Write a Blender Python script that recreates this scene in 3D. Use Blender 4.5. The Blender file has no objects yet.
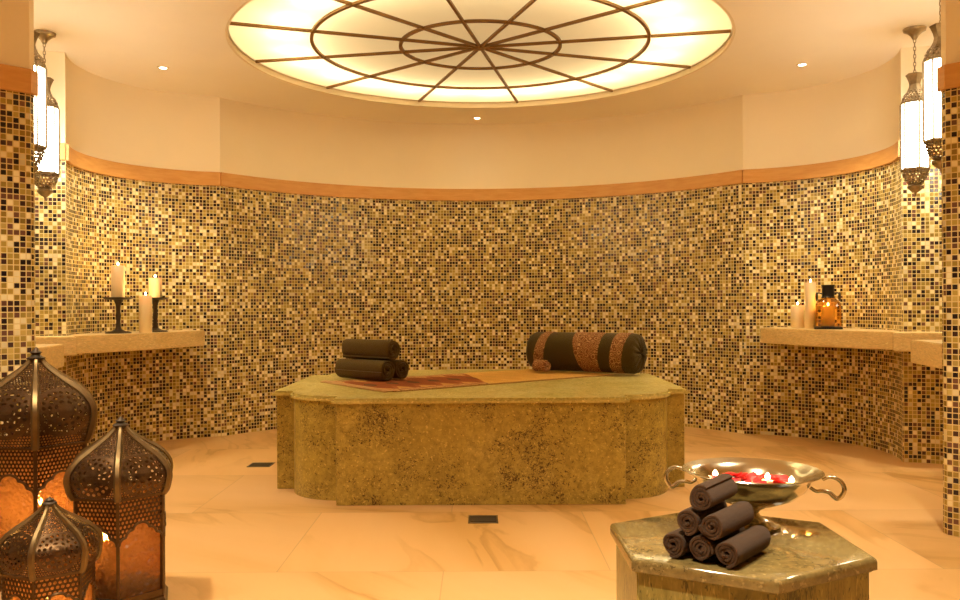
import bpy, bmesh, math, random
from mathutils import Vector, Matrix, noise
random.seed(7)
S = bpy.context.scene
COL = S.collection
PI = math.pi
R = math.radians

# ------------------------------------------------------------------ materials
def new_mat(name):
    m = bpy.data.materials.new(name); m.use_nodes = True
    nt = m.node_tree; nt.nodes.clear()
    out = nt.nodes.new('ShaderNodeOutputMaterial')
    return m, nt, out

class NT:
    """small helper for building node trees"""
    def __init__(self, nt): self.nt = nt
    def n(self, typ, **kw):
        x = self.nt.nodes.new(typ)
        for k, v in kw.items(): setattr(x, k, v)
        return x
    def l(self, a, b): self.nt.links.new(a, b)
    def val(self, sock, v):
        if hasattr(v, 'is_output'): self.l(v, sock)
        else: sock.default_value = v
    def math(self, op, a, b=None, c=None):
        x = self.n('ShaderNodeMath', operation=op)
        self.val(x.inputs[0], a)
        if b is not None: self.val(x.inputs[1], b)
        if c is not None: self.val(x.inputs[2], c)
        return x.outputs[0]
    def vmath(self, op, a, b=None):
        x = self.n('ShaderNodeVectorMath', operation=op)
        self.val(x.inputs[0], a)
        if b is not None: self.val(x.inputs[1], b)
        return x.outputs[0]
    def noise(self, vec, scale, detail=2.0, rough=0.5, dist=0.0):
        x = self.n('ShaderNodeTexNoise')
        if vec is not None: self.l(vec, x.inputs['Vector'])
        x.inputs['Scale'].default_value = scale
        x.inputs['Detail'].default_value = detail
        x.inputs['Roughness'].default_value = rough
        x.inputs['Distortion'].default_value = dist
        return x.outputs['Fac']
    def ramp(self, fac, stops, interp='LINEAR'):
        x = self.n('ShaderNodeValToRGB')
        cr = x.color_ramp; cr.interpolation = interp
        while len(cr.elements) < len(stops): cr.elements.new(0.5)
        for e, (p, c) in zip(cr.elements, stops):
            e.position = p
            e.color = (c[0], c[1], c[2], 1) if not isinstance(c, (int, float)) else (c, c, c, 1)
        self.val(x.inputs[0], fac)
        return x.outputs[0]
    def mix(self, fac, a, b, blend='MIX'):
        x = self.n('ShaderNodeMix', data_type='RGBA', blend_type=blend)
        self.val(x.inputs[0], fac)
        for s, v in ((x.inputs[6], a), (x.inputs[7], b)):
            if hasattr(v, 'is_output'): self.l(v, s)
            else: s.default_value = (v[0], v[1], v[2], 1)
        return x.outputs[2]
    def bump(self, h, strength=0.3, dist=0.01, normal=None):
        x = self.n('ShaderNodeBump')
        x.inputs['Strength'].default_value = strength
        x.inputs['Distance'].default_value = dist
        self.l(h, x.inputs['Height'])
        if normal is not None: self.l(normal, x.inputs['Normal'])
        return x.outputs[0]
    def pbr(self, color, rough=0.5, metal=0.0, normal=None, spec=0.5, **kw):
        x = self.n('ShaderNodeBsdfPrincipled')
        if hasattr(color, 'is_output'): self.l(color, x.inputs['Base Color'])
        else: x.inputs['Base Color'].default_value = (*color, 1)
        self.val(x.inputs['Roughness'], rough)
        self.val(x.inputs['Metallic'], metal)
        x.inputs['Specular IOR Level'].default_value = spec
        if normal is not None: self.l(normal, x.inputs['Normal'])
        for k, v in kw.items(): x.inputs[k.replace('_', ' ')].default_value = v
        return x
    def obj(self): return self.n('ShaderNodeTexCoord').outputs['Object']
    def uv(self): return self.n('ShaderNodeUVMap').outputs[0]

def simple(name, color, rough=0.5, metal=0.0, bump=None, var=0.0, vscale=8, **kw):
    m, nt, out = new_mat(name); t = NT(nt)
    col, nor = color, None
    if var:
        f = t.noise(t.obj(), vscale, 4)
        col = t.mix(f, [c * (1 - var) for c in color], [min(1, c * (1 + var)) for c in color])
    if bump:
        nor = t.bump(t.noise(t.obj(), bump[0], 3), bump[1], bump[2])
    b = t.pbr(col, rough, metal, nor, **kw)
    t.l(b.outputs[0], out.inputs[0])
    return m

def emis(name, color, strength):
    m, nt, out = new_mat(name); t = NT(nt)
    e = t.n('ShaderNodeEmission'); e.inputs[0].default_value = (*color, 1); e.inputs[1].default_value = strength
    t.l(e.outputs[0], out.inputs[0]); return m

TILE = 0.030
def mosaic():
    m, nt, out = new_mat('glass_mosaic'); t = NT(nt)
    p = t.vmath('SCALE', t.uv()); p.node.inputs['Scale'].default_value = 1 / TILE
    cell = t.vmath('FLOOR', p)
    wn = t.n('ShaderNodeTexWhiteNoise', noise_dimensions='2D'); t.l(cell, wn.inputs['Vector'])
    col = t.ramp(wn.outputs['Value'], [
        (0.00, (0.018, 0.010, 0.013)), (0.18, (0.050, 0.022, 0.020)), (0.33, (0.15, 0.066, 0.044)),
        (0.44, (0.27, 0.182, 0.038)), (0.60, (0.39, 0.28, 0.066)), (0.75, (0.50, 0.37, 0.11)), (0.83, (0.80, 0.71, 0.44))], 'CONSTANT')
    var = t.math('MULTIPLY_ADD', t.n('ShaderNodeSeparateColor').outputs[1], 0.4, 0.8)
    sep = var.node.inputs[0].links[0].from_node
    t.l(wn.outputs['Color'], sep.inputs[0])
    vc = t.n('ShaderNodeCombineColor')
    for i in range(3): t.l(var, vc.inputs[i])
    col = t.mix(1.0, col, vc.outputs[0], 'MULTIPLY')
    fr = t.vmath('FRACTION', p)
    sx = t.n('ShaderNodeSeparateXYZ'); t.l(fr, sx.inputs[0])
    def edge(s):
        a = t.math('SUBTRACT', s, 0.5); a = t.math('ABSOLUTE', a)
        return t.math('SUBTRACT', 0.5, a)
    e = t.math('MINIMUM', edge(sx.outputs[0]), edge(sx.outputs[1]))
    grout = t.math('LESS_THAN', e, 0.085)
    col = t.mix(grout, col, (0.70, 0.56, 0.25))
    hgt = t.ramp(e, [(0.03, 0.0), (0.14, 1.0)])
    # every tessera sits at its own slight angle
    geo = t.n('ShaderNodeNewGeometry')
    jit = t.vmath('SUBTRACT', wn.outputs['Color'], (0.5, 0.5, 0.5))
    js = t.n('ShaderNodeVectorMath', operation='SCALE'); t.l(jit, js.inputs[0]); js.inputs['Scale'].default_value = 0.10
    nn = t.vmath('NORMALIZE', t.vmath('ADD', geo.outputs['Normal'], js.outputs[0]))
    nor = t.bump(hgt, 0.35, 0.002, nn)
    rough = t.math('MULTIPLY_ADD', grout, 0.5, 0.16)
    b = t.pbr(col, rough, 0.0, nor, 0.5)
    t.l(b.outputs[0], out.inputs[0]); return m

def plaster(name, c):
    m, nt, out = new_mat(name); t = NT(nt)
    f = t.noise(t.obj(), 1.3, 4, 0.6)
    col = t.mix(f, [x * 0.94 for x in c], [min(1, x * 1.04) for x in c])
    nor = t.bump(t.noise(t.obj(), 90, 3), 0.05, 0.003)
    t.l(t.pbr(col, 0.7, 0, nor, 0.25).outputs[0], out.inputs[0]); return m

def trim_mat():
    m, nt, out = new_mat('orange_stone_trim'); t = NT(nt)
    mp = t.n('ShaderNodeMapping'); t.l(t.obj(), mp.inputs[0]); mp.inputs['Scale'].default_value = (3, 3, 20)
    f = t.noise(mp.outputs[0], 2.0, 5, 0.6, 0.4)
    col = t.ramp(f, [(0.25, (0.60, 0.29, 0.075)), (0.75, (0.72, 0.40, 0.13))])
    t.l(t.pbr(col, 0.4, 0, None, 0.4).outputs[0], out.inputs[0]); return m

def floor_mat():
    m, nt, out = new_mat('honey_limestone_floor'); t = NT(nt)
    o = t.obj()
    s = t.n('ShaderNodeSeparateXYZ'); t.l(o, s.inputs[0])
    TW, TD = 1.5, 1.11
    ry = t.math('DIVIDE', t.math('SUBTRACT', s.outputs[1], 3.89), TD)
    row = t.math('FLOOR', ry)
    off = t.math('MULTIPLY', t.math('MODULO', t.math('ABSOLUTE', row), 2.0), 0.5)
    rx = t.math('ADD', t.math('DIVIDE', t.math('ADD', s.outputs[0], 0.92), TW), off)
    colx = t.math('FLOOR', rx)
    cv = t.n('ShaderNodeCombineXYZ'); t.l(colx, cv.inputs[0]); t.l(row, cv.inputs[1])
    wn = t.n('ShaderNodeTexWhiteNoise', noise_dimensions='2D'); t.l(cv.outputs[0], wn.inputs['Vector'])
    ofs = t.n('ShaderNodeVectorMath', operation='SCALE'); t.l(wn.outputs['Color'], ofs.inputs[0]); ofs.inputs['Scale'].default_value = 37.0
    p = t.vmath('ADD', o, ofs.outputs[0])
    ang = t.n('ShaderNodeVectorRotate', rotation_type='Z_AXIS'); t.l(p, ang.inputs[0])
    t.l(t.math('MULTIPLY', wn.outputs['Value'], 1.6), ang.inputs['Angle'])
    st = t.n('ShaderNodeMapping'); t.l(ang.outputs[0], st.inputs[0]); st.inputs['Scale'].default_value = (0.40, 1.5, 1)
    f1 = t.noise(st.outputs[0], 0.9, 4, 0.5, 0.6)
    f2 = t.noise(st.outputs[0], 1.5, 5, 0.5, 1.0)
    vein = t.ramp(f2, [(0.40, 0.0), (0.47, 1.0), (0.475, 1.0), (0.50, 0.0)])
    base = t.ramp(f1, [(0.30, (0.60, 0.335, 0.10)), (0.5, (0.70, 0.42, 0.16)), (0.72, (0.76, 0.475, 0.215))])
    vm = t.math('MULTIPLY', vein, t.ramp(f1, [(0.40, 0.75), (0.56, 0.0)]))
    col = t.mix(vm, base, (0.45, 0.225, 0.05))
    tv = t.math('MULTIPLY_ADD', wn.outputs['Value'], 0.12, 0.90)
    cc = t.n('ShaderNodeCombineColor')
    for i in range(3): t.l(tv, cc.inputs[i])
    col = t.mix(1.0, col, cc.outputs[0], 'MULTIPLY')
    def edge(x, w):
        fr = t.math('FRACT', x)
        return t.math('MULTIPLY', t.math('MINIMUM', fr, t.math('SUBTRACT', 1.0, fr)), w)
    e = t.math('MINIMUM', edge(rx, TW), edge(ry, TD))
    j = t.math('LESS_THAN', e, 0.003)
    col = t.mix(t.math('MULTIPLY', j, 0.45), col, (0.35, 0.22, 0.09))
    rough = t.math('MULTIPLY_ADD', f1, 0.2, 0.30)
    t.l(t.pbr(col, rough, 0, None, 0.4).outputs[0], out.inputs[0]); return m

def granite(name, c_lo, c_mid, c_hi, speck, scale=(1, 1, 1), rough=0.25, speck_amt=0.57, coat=0.0, spec=0.5):
    m, nt, out = new_mat(name); t = NT(nt)
    mp = t.n('ShaderNodeMapping'); t.l(t.obj(), mp.inputs[0]); mp.inputs['Scale'].default_value = scale
    v = mp.outputs[0]
    f = t.noise(v, 3.0, 6, 0.65, 0.6)
    g = t.noise(v, 38.0, 4, 0.7)
    base = t.ramp(f, [(0.28, c_lo), (0.5, c_mid), (0.74, c_hi)])
    base = t.mix(t.ramp(g, [(0.35, 0.45), (0.6, 0.0)]), base, [x * 0.45 for x in c_mid])
    fine = t.noise(v, 85.0, 3, 0.6, 1.2)
    clus = t.noise(v, 5.0, 5, 0.65)
    sp = t.ramp(t.math('ADD', fine, t.math('MULTIPLY', clus, -0.55)), [(speck_amt - 0.53, 1.0), (speck_amt - 0.49, 0.0)])
    med = t.noise(v, 24.0, 4, 0.6, 0.8)
    base = t.mix(t.ramp(t.math('ADD', med, t.math('MULTIPLY', clus, -0.5)), [(speck_amt - 0.46, 0.40), (speck_amt - 0.33, 0.0)]), base, [x * 0.5 for x in c_lo])
    col = t.mix(sp, base, speck)
    w = t.noise(v, 70, 2, 0.5)
    col = t.mix(t.ramp(w, [(0.62, 0.0), (0.70, 0.6)]), col, [min(1, x * 1.5) for x in c_hi])
    t.l(t.pbr(col, rough, 0, None, spec, Coat_Weight=coat, Coat_Roughness=0.06).outputs[0], out.inputs[0]); return m

def terry(name, c, sheen=0.25):
    m, nt, out = new_mat(name); t = NT(nt)
    o = t.obj()
    f = t.noise(o, 260, 3, 0.7); g = t.noise(o, 14, 3)
    col = t.mix(f, [x * 0.55 for x in c], [x * 1.5 for x in c])
    col = t.mix(t.math('MULTIPLY', g, 0.5), col, [x * 0.7 for x in c])
    nor = t.bump(f, 0.9, 0.006)
    b = t.pbr(col, 0.95, 0, nor, 0.1, Sheen_Weight=sheen, Sheen_Roughness=0.5)
    t.l(b.outputs[0], out.inputs[0]); return m

def pierced(name, metal_col, hole=0.30, pitch=0.012, rough=0.38, medallion=False):
    """sheet metal with a punched pattern; UV in metres, u measured from the panel's centre line"""
    m, nt, out = new_mat(name); t = NT(nt)
    uv = t.uv()
    s = t.n('ShaderNodeSeparateXYZ'); t.l(uv, s.inputs[0])
    U, V = s.outputs[0], s.outputs[1]
    def cellc(x, p):
        return t.math('SUBTRACT', t.math('FRACT', t.math('DIVIDE', x, p)), 0.5)
    row = t.math('FLOOR', t.math('DIVIDE', V, pitch))
    off = t.math('MULTIPLY', t.math('MODULO', t.math('ABSOLUTE', row), 2.0), pitch * 0.5)
    cx = cellc(t.math('ADD', U, off), pitch); cy = cellc(V, pitch)
    d = t.math('SQRT', t.math('ADD', t.math('MULTIPLY', cx, cx), t.math('MULTIPLY', cy, cy)))
    mask = t.math('LESS_THAN', d, hole)
    relief = t.math('SUBTRACT', 1.0, t.math('MULTIPLY', t.math('LESS_THAN', d, hole + 0.1), 0.5))
    if medallion:
        vc, r0 = medallion
        dv = t.math('SUBTRACT', V, vc)
        rr = t.math('SQRT', t.math('ADD', t.math('MULTIPLY', U, U), t.math('MULTIPLY', dv, dv)))
        ang = t.math('ARCTAN2', dv, U)
        rp = r0 / 4.0
        ri = t.math('DIVIDE', rr, rp)
        ring = t.math('FLOOR', ri)
        nseg = t.math('MAXIMUM', t.math('MULTIPLY', ring, 7.0), 1.0)
        a = t.math('FRACT', t.math('MULTIPLY', t.math('ADD', t.math('DIVIDE', ang, 2 * PI), 0.5), nseg))
        ax = t.math('SUBTRACT', a, 0.5); ay = t.math('SUBTRACT', t.math('FRACT', ri), 0.5)
        dd = t.math('SQRT', t.math('ADD', t.math('MULTIPLY', ax, ax), t.math('MULTIPLY', ay, ay)))
        m2 = t.math('MULTIPLY', t.math('LESS_THAN', dd, 0.32), t.math('GREATER_THAN', ri, 1.35))
        inside = t.math('LESS_THAN', rr, r0)
        band = t.math('LESS_THAN', t.math('ABSOLUTE', t.math('SUBTRACT', rr, r0 * 1.06)), r0 * 0.07)
        mask = t.math('ADD', t.math('MULTIPLY', m2, inside), t.math('MULTIPLY', mask, t.math('SUBTRACT', 1.0, inside)))
        mask = t.math('MULTIPLY', mask, t.math('SUBTRACT', 1.0, band))
        boss = t.ramp(ri, [(0.0, 1.0), (0.33, 0.0)])
        relief = t.math('ADD', relief, t.math('MULTIPLY', t.math('SUBTRACT', 1.0, t.math('MINIMUM', ri, 1.0)), 1.5))
        relief = t.math('ADD', relief, t.math('MULTIPLY', band, 0.8))
    f = t.noise(t.obj(), 22, 4, 0.6)
    col = t.mix(f, [x * 0.5 for x in metal_col], [min(1, x * 1.35) for x in metal_col])
    nor = t.bump(relief, 0.5, 0.004)
    b = t.pbr(col, rough, 0.9, nor, 0.5)
    tr = t.n('ShaderNodeBsdfTransparent')
    mx = t.n('ShaderNodeMixShader'); t.l(mask, mx.inputs[0]); t.l(b.outputs[0], mx.inputs[1]); t.l(tr.outputs[0], mx.inputs[2])
    t.l(mx.outputs[0], out.inputs[0]); return m

def amber_glass():
    m, nt, out = new_mat('hammered_amber_glass'); t = NT(nt)
    o = t.obj()
    vo = t.n('ShaderNodeTexVoronoi', feature='SMOOTH_F1'); t.l(o, vo.inputs['Vector']); vo.inputs['Scale'].default_value = 75
    nor = t.bump(t.math('ADD', vo.outputs['Distance'], t.noise(o, 40, 3)), 1.0, 0.014)
    rf = t.n('ShaderNodeBsdfRefraction'); rf.inputs['Color'].default_value = (0.86, 0.46, 0.16, 1)
    rf.inputs['Roughness'].default_value = 0.45; rf.inputs['IOR'].default_value = 1.12; t.l(nor, rf.inputs['Normal'])
    tl = t.n('ShaderNodeBsdfTranslucent'); tl.inputs[0].default_value = (0.36, 0.145, 0.034, 1); t.l(nor, tl.inputs['Normal'])
    df = t.n('ShaderNodeBsdfDiffuse'); df.inputs[0].default_value = (0.16, 0.060, 0.014, 1); t.l(nor, df.inputs['Normal'])
    gl = t.n('ShaderNodeBsdfGlossy'); gl.inputs[0].default_value = (0.8, 0.75, 0.7, 1); gl.inputs['Roughness'].default_value = 0.18; t.l(nor, gl.inputs['Normal'])
    def mixs(f, a, b):
        x = t.n('ShaderNodeMixShader'); x.inputs[0].default_value = f; t.l(a, x.inputs[1]); t.l(b, x.inputs[2]); return x.outputs[0]
    s = mixs(0.36, rf.outputs[0], tl.outputs[0]); s = mixs(0.25, s, df.outputs[0]); s = mixs(0.07, s, gl.outputs[0])
    t.l(s, out.inputs[0]); return m

def clear_tint(name, c, gloss=0.08):
    m, nt, out = new_mat(name); t = NT(nt)
    a = t.n('ShaderNodeBsdfTransparent'); a.inputs[0].default_value = (*c, 1)
    g = t.n('ShaderNodeBsdfGlossy'); g.inputs['Roughness'].default_value = 0.06
    lw = t.n('ShaderNodeLayerWeight'); lw.inputs[0].default_value = 0.25
    f = t.math('MULTIPLY_ADD', lw.outputs['Fresnel'], 0.6, gloss)
    x = t.n('ShaderNodeMixShader'); t.l(f, x.inputs[0]); t.l(a.outputs[0], x.inputs[1]); t.l(g.outputs[0], x.inputs[2])
    t.l(x.outputs[0], out.inputs[0]); return m

def rug_mat():
    m, nt, out = new_mat('kilim_weave'); t = NT(nt)
    s = t.n('ShaderNodeSeparateXYZ'); t.l(t.uv(), s.inputs[0])       # u 0..2.0 long, v 0..1 across
    U, V = s.outputs[0], s.outputs[1]
    dz = t.math('MULTIPLY', t.math('ABSOLUTE', t.math('SUBTRACT', t.math('FRACT', t.math('MULTIPLY', U, 5.5)), 0.5)), 0.42)
    c = t.math('ABSOLUTE', t.math('SUBTRACT', V, 0.5))
    f = t.math('ADD', c, dz)
    col = t.ramp(f, [(0.0, (0.10, 0.05, 0.02)), (0.10, (0.27, 0.07, 0.02)), (0.34, (0.34, 0.10, 0.03)), (0.42, (0.55, 0.27, 0.07)),
                     (0.58, (0.30, 0.08, 0.03)), (0.64, (0.58, 0.30, 0.08))], 'CONSTANT')
    border = t.math('GREATER_THAN', c, 0.36)
    bcol = t.ramp(t.math('FRACT', t.math('MULTIPLY', U, 14.0)), [(0.0, (0.42, 0.19, 0.06)), (0.5, (0.60, 0.34, 0.11)), (0.8, (0.16, 0.08, 0.03))], 'CONSTANT')
    col = t.mix(border, col, bcol)
    right = t.math('GREATER_THAN', t.math('ADD', U, t.math('MULTIPLY', V, -0.5)), 0.78)
    col = t.mix(t.math('MULTIPLY', right, 0.7), col, (0.72, 0.41, 0.085))
    wv = t.noise(t.obj(), 150, 3, 0.7)
    col = t.mix(t.ramp(wv, [(0.3, 0.5), (0.6, 0.0)]), col, (0.10, 0.05, 0.02))
    t.l(t.pbr(col, 0.95, 0, t.bump(wv, 0.6, 0.004), 0.1).outputs[0], out.inputs[0]); return m

def band_mat():
    m, nt, out = new_mat('ochre_paisley_cloth'); t = NT(nt)
    o = t.obj()
    vo = t.n('ShaderNodeTexVoronoi', feature='F1'); t.l(o, vo.inputs['Vector']); vo.inputs['Scale'].default_value = 22
    ringf = t.math('SINE', t.math('MULTIPLY', vo.outputs['Distance'], 26.0))
    f = t.noise(o, 60, 3, 0.7)
    col = t.ramp(ringf, [(0.0, (0.15, 0.062, 0.020)), (0.45, (0.40, 0.215, 0.075)), (0.9, (0.52, 0.32, 0.12))])
    col = t.mix(t.ramp(f, [(0.4, 0.6), (0.62, 0.0)]), col, (0.23, 0.08, 0.03))
    t.l(t.pbr(col, 0.85, 0, t.bump(f, 0.4, 0.003), 0.2).outputs[0], out.inputs[0]); return m

M = {}
M['mosaic'] = mosaic()
M['plaster'] = plaster('apricot_plaster', (0.92, 0.81, 0.60))
M['ceiling'] = plaster('peach_ceiling_plaster', (0.93, 0.86, 0.73))
M['trim'] = trim_mat()
M['floor'] = floor_mat()
M['ledge'] = granite('honey_limestone', (0.70, 0.50, 0.20), (0.80, 0.585, 0.26), (0.85, 0.65, 0.33), (0.6, 0.4, 0.18), (0.7, 0.7, 3), 0.4, 0.30)
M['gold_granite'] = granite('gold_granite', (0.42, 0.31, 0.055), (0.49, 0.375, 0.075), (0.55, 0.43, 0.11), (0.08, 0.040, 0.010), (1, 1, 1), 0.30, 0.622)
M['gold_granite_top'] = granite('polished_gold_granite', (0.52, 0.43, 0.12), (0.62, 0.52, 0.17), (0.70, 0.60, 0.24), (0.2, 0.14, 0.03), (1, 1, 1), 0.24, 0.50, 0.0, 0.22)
M['green_granite'] = granite('green_granite', (0.20, 0.17, 0.045), (0.30, 0.255, 0.070), (0.40, 0.33, 0.11), (0.08, 0.07, 0.025), (1.6, 1.6, 0.35), 0.3, 0.62)
M['green_granite_top'] = granite('polished_green_granite', (0.19, 0.14, 0.050), (0.26, 0.19, 0.068), (0.33, 0.245, 0.10), (0.10, 0.07, 0.025), (1, 1, 1), 0.09, 0.60, 0.6)
M['towel'] = terry('dark_brown_terry', (0.080, 0.041, 0.020), 0.12)
M['towel_olive'] = terry('deep_brown_terry', (0.105, 0.064, 0.013), 0.08)
M['bolster'] = terry('dark_olive_velvet', (0.066, 0.044, 0.009), 0.08)
M['band'] = band_mat()
M['rug'] = rug_mat()
M['fringe'] = simple('knotted_fringe', (0.42, 0.24, 0.09), 0.95, var=0.4, vscale=60)
M['bronze'] = simple('aged_bronze', (0.13, 0.078, 0.036), 0.36, 0.9, (60, 0.25, 0.002), 0.35, 25)
M['brass_rib'] = simple('worn_brass_edge', (0.20, 0.135, 0.062), 0.42, 0.9, (80, 0.2, 0.002), 0.3, 30)
M['antique'] = simple('antique_silver_bronze', (0.34, 0.27, 0.17), 0.34, 0.9, (90, 0.3, 0.002), 0.4, 40)
M['antique_pierced'] = pierced('pierced_antique_bronze', (0.36, 0.28, 0.18), 0.30, 0.021, 0.35)
M['pierced_frieze'] = pierced('pierced_bronze_frieze', (0.10, 0.058, 0.028), 0.36, 0.0165, 0.4)
M['amber'] = amber_glass()
M['opal'] = emis('opal_lantern_glass', (1.0, 0.89, 0.68), 15.0)
M['brown_bar'] = simple('bronze_glazing_bar', (0.24, 0.125, 0.032), 0.45, 0.3)
M['rimwhite'] = simple('cream_painted_rim', (0.82, 0.70, 0.50), 0.6)
M['housing'] = simple('light_box_lining', (0.62, 0.50, 0.34), 0.7)
M['wax'] = simple('ivory_wax', (0.88, 0.70, 0.42), 0.45, Subsurface_Weight=0.25, Subsurface_Scale=0.03)
M['wick'] = simple('charred_wick', (0.02, 0.015, 0.01), 0.9)
M['flame'] = emis('candle_flame', (1.0, 0.72, 0.30), 26.0)
M['iron'] = simple('dark_iron', (0.07, 0.048, 0.030), 0.5, 0.6, var=0.3, vscale=40)
M['black'] = simple('black_metal', (0.018, 0.014, 0.010), 0.42, 0.5)
M['amber_clear'] = clear_tint('amber_bottle_glass', (0.93, 0.66, 0.25), 0.06)
M['silver'] = simple('hammered_silver_plate', (0.62, 0.57, 0.44), 0.17, 1.0, (55, 0.10, 0.002), 0.12, 18)
M['water'] = simple('still_water', (0.05, 0.02, 0.012), 0.03, 0.0, spec=0.6)
M['petal'] = simple('red_rose_petal', (0.62, 0.030, 0.035), 0.55, var=0.45, vscale=30)
M['drain'] = simple('steel_drain', (0.20, 0.17, 0.12), 0.35, 0.9)
M['drain_shade'] = simple('drain_slot_shade', (0.03, 0.025, 0.02), 0.7)
M['downlight'] = emis('downlight_lens', (1.0, 0.88, 0.66), 14.0)
M['diffuser'] = None  # made with the lamp

# ------------------------------------------------------------------ object helpers
def tag(o, label=None, cat=None, group=None, kind=None):
    if label: o['label'] = label
    if cat: o['category'] = cat
    if group: o['group'] = group
    if kind: o['kind'] = kind
    return o

def empty(name, loc=(0, 0, 0), rz=0):
    o = bpy.data.objects.new(name, None); COL.objects.link(o)
    o.location = loc; o.rotation_euler = (0, 0, rz); o.empty_display_size = 0.1
    return o

def build(name, bm, mats, parent=None, smooth=False, angle=40):
    if not isinstance(mats, (list, tuple)): mats = [mats]
    bmesh.ops.recalc_face_normals(bm, faces=bm.faces) if getattr(bm, '_fix', True) is True and not bm.faces.layers.int.get('keep') else None
    me = bpy.data.meshes.new(name); bm.to_mesh(me); bm.free()
    for m in mats: me.materials.append(m)
    if smooth:
        for p in me.polygons: p.use_smooth = True
        try: me.set_sharp_from_angle(angle=R(angle))
        except Exception: pass
    o = bpy.data.objects.new(name, me); COL.objects.link(o)
    if parent is not None: o.parent = parent
    return o

def add_box(bm, c, s, rz=0, bevel=0.0, seg=2):
    r = bmesh.ops.create_cube(bm, size=1)
    vs = r['verts']
    bmesh.ops.scale(bm, vec=s, verts=vs)
    if bevel:
        es = list({e for v in vs for e in v.link_edges})
        g = bmesh.ops.bevel(bm, geom=es, offset=bevel, segments=seg, affect='EDGES', profile=0.5)
        vs = list({v for f in g['faces'] for v in f.verts} | {v for v in vs if v.is_valid})
    bmesh.ops.rotate(bm, cent=(0, 0, 0), matrix=Matrix.Rotation(rz, 3, 'Z'), verts=vs)
    bmesh.ops.translate(bm, vec=c, verts=vs)
    return vs

def lathe(bm, prof, seg=32, c=(0, 0), cap=True, a0=0.0):
    """prof: list of (r, z) bottom to top"""
    rings = []
    for r, z in prof:
        if r < 1e-5: rings.append([bm.verts.new((c[0], c[1], z))])
        else: rings.append([bm.verts.new((c[0] + r * math.cos(a0 + 2 * PI * i / seg), c[1] + r * math.sin(a0 + 2 * PI * i / seg), z)) for i in range(seg)])
    for a, b in zip(rings, rings[1:]):
        if len(a) == 1 and len(b) == 1: continue
        for i in range(seg):
            j = (i + 1) % seg
            if len(a) == 1: bm.faces.new((a[0], b[j], b[i]))
            elif len(b) == 1: bm.faces.new((a[i], a[j], b[0]))
            else: bm.faces.new((a[i], a[j], b[j], b[i]))
    if cap:
        if len(rings[0]) > 1: bm.faces.new(rings[0][::-1])
        if len(rings[-1]) > 1: bm.faces.new(rings[-1])
    return rings

def tube(bm, pts, r, seg=8, closed=False, cap=True):
    pts = [Vector(p) for p in pts]; n = len(pts); rings = []
    up = Vector((0, 0, 1)); prev = None
    for i, p in enumerate(pts):
        if closed: d = pts[(i + 1) % n] - pts[i - 1]
        else: d = pts[min(i + 1, n - 1)] - pts[max(i - 1, 0)]
        d.normalize()
        if prev is None:
            a = d.cross(up)
            if a.length < 1e-3: a = d.cross(Vector((1, 0, 0)))
        else:
            a = prev - d * prev.dot(d)
        a.normalize(); prev = a; b = d.cross(a)
        rr = r[i] if isinstance(r, (list, tuple)) else r
        rings.append([bm.verts.new(p + (a * math.cos(2 * PI * k / seg) + b * math.sin(2 * PI * k / seg)) * rr) for k in range(seg)])
    m = n if closed else n - 1
    for i in range(m):
        A, B = rings[i], rings[(i + 1) % n]
        for k in range(seg):
            l = (k + 1) % seg
            bm.faces.new((A[k], A[l], B[l], B[k]))
    if cap and not closed:
        bm.faces.new(rings[0][::-1]); bm.faces.new(rings[-1])
    return rings

def prism(bm, poly, z0, z1):
    lo = [bm.verts.new((x, y, z0)) for x, y in poly]; hi = [bm.verts.new((x, y, z1)) for x, y in poly]
    n = len(poly)
    fs = [bm.faces.new(lo[::-1]), bm.faces.new(hi)]
    for i in range(n):
        j = (i + 1) % n
        fs.append(bm.faces.new((lo[i], lo[j], hi[j], hi[i])))
    return lo, hi, fs

def copy_tree(o, parent=None):
    c = o.copy(); COL.objects.link(c)
    if parent is not None: c.parent = parent
    for ch in o.children: copy_tree(ch, c)
    return c

def struct(o): o['kind'] = 'structure'; return o

def add_light(name, typ, loc, energy, color, **kw):
    d = bpy.data.lights.new(name, typ); d.energy = energy; d.color = color
    for k, v in kw.items(): setattr(d, k, v)
    o = bpy.data.objects.new(name, d); COL.objects.link(o); o.location = loc
    return o

# ------------------------------------------------------------------ camera
EYE = 1.20; F = 866.0
cam = bpy.data.cameras.new('camera'); camo = bpy.data.objects.new('camera', cam); COL.objects.link(camo)
cam.sensor_width = 36; cam.lens = 36 * F / 960; cam.sensor_fit = 'HORIZONTAL'
cam.shift_y = 4 / 960
camo.matrix_world = Matrix.Translation((0, 0, EYE)) @ Matrix.Rotation(R(90), 4, 'X') @ Matrix.Rotation(R(-0.28), 4, 'Z')
cam.clip_start = 0.05
S.camera = camo

# ------------------------------------------------------------------ room shell
H_CEIL, Z_TR0, Z_TR1 = 3.10, 2.29, 2.415
LIGHT_C = (0.012, 6.555); LAMP_R = 1.853

def arc(c, r, a0, a1, n):
    return [(c[0] + r * math.cos(R(a0 + (a1 - a0) * i / n)), c[1] + r * math.sin(R(a0 + (a1 - a0) * i / n))) for i in range(n + 1)]

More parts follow.
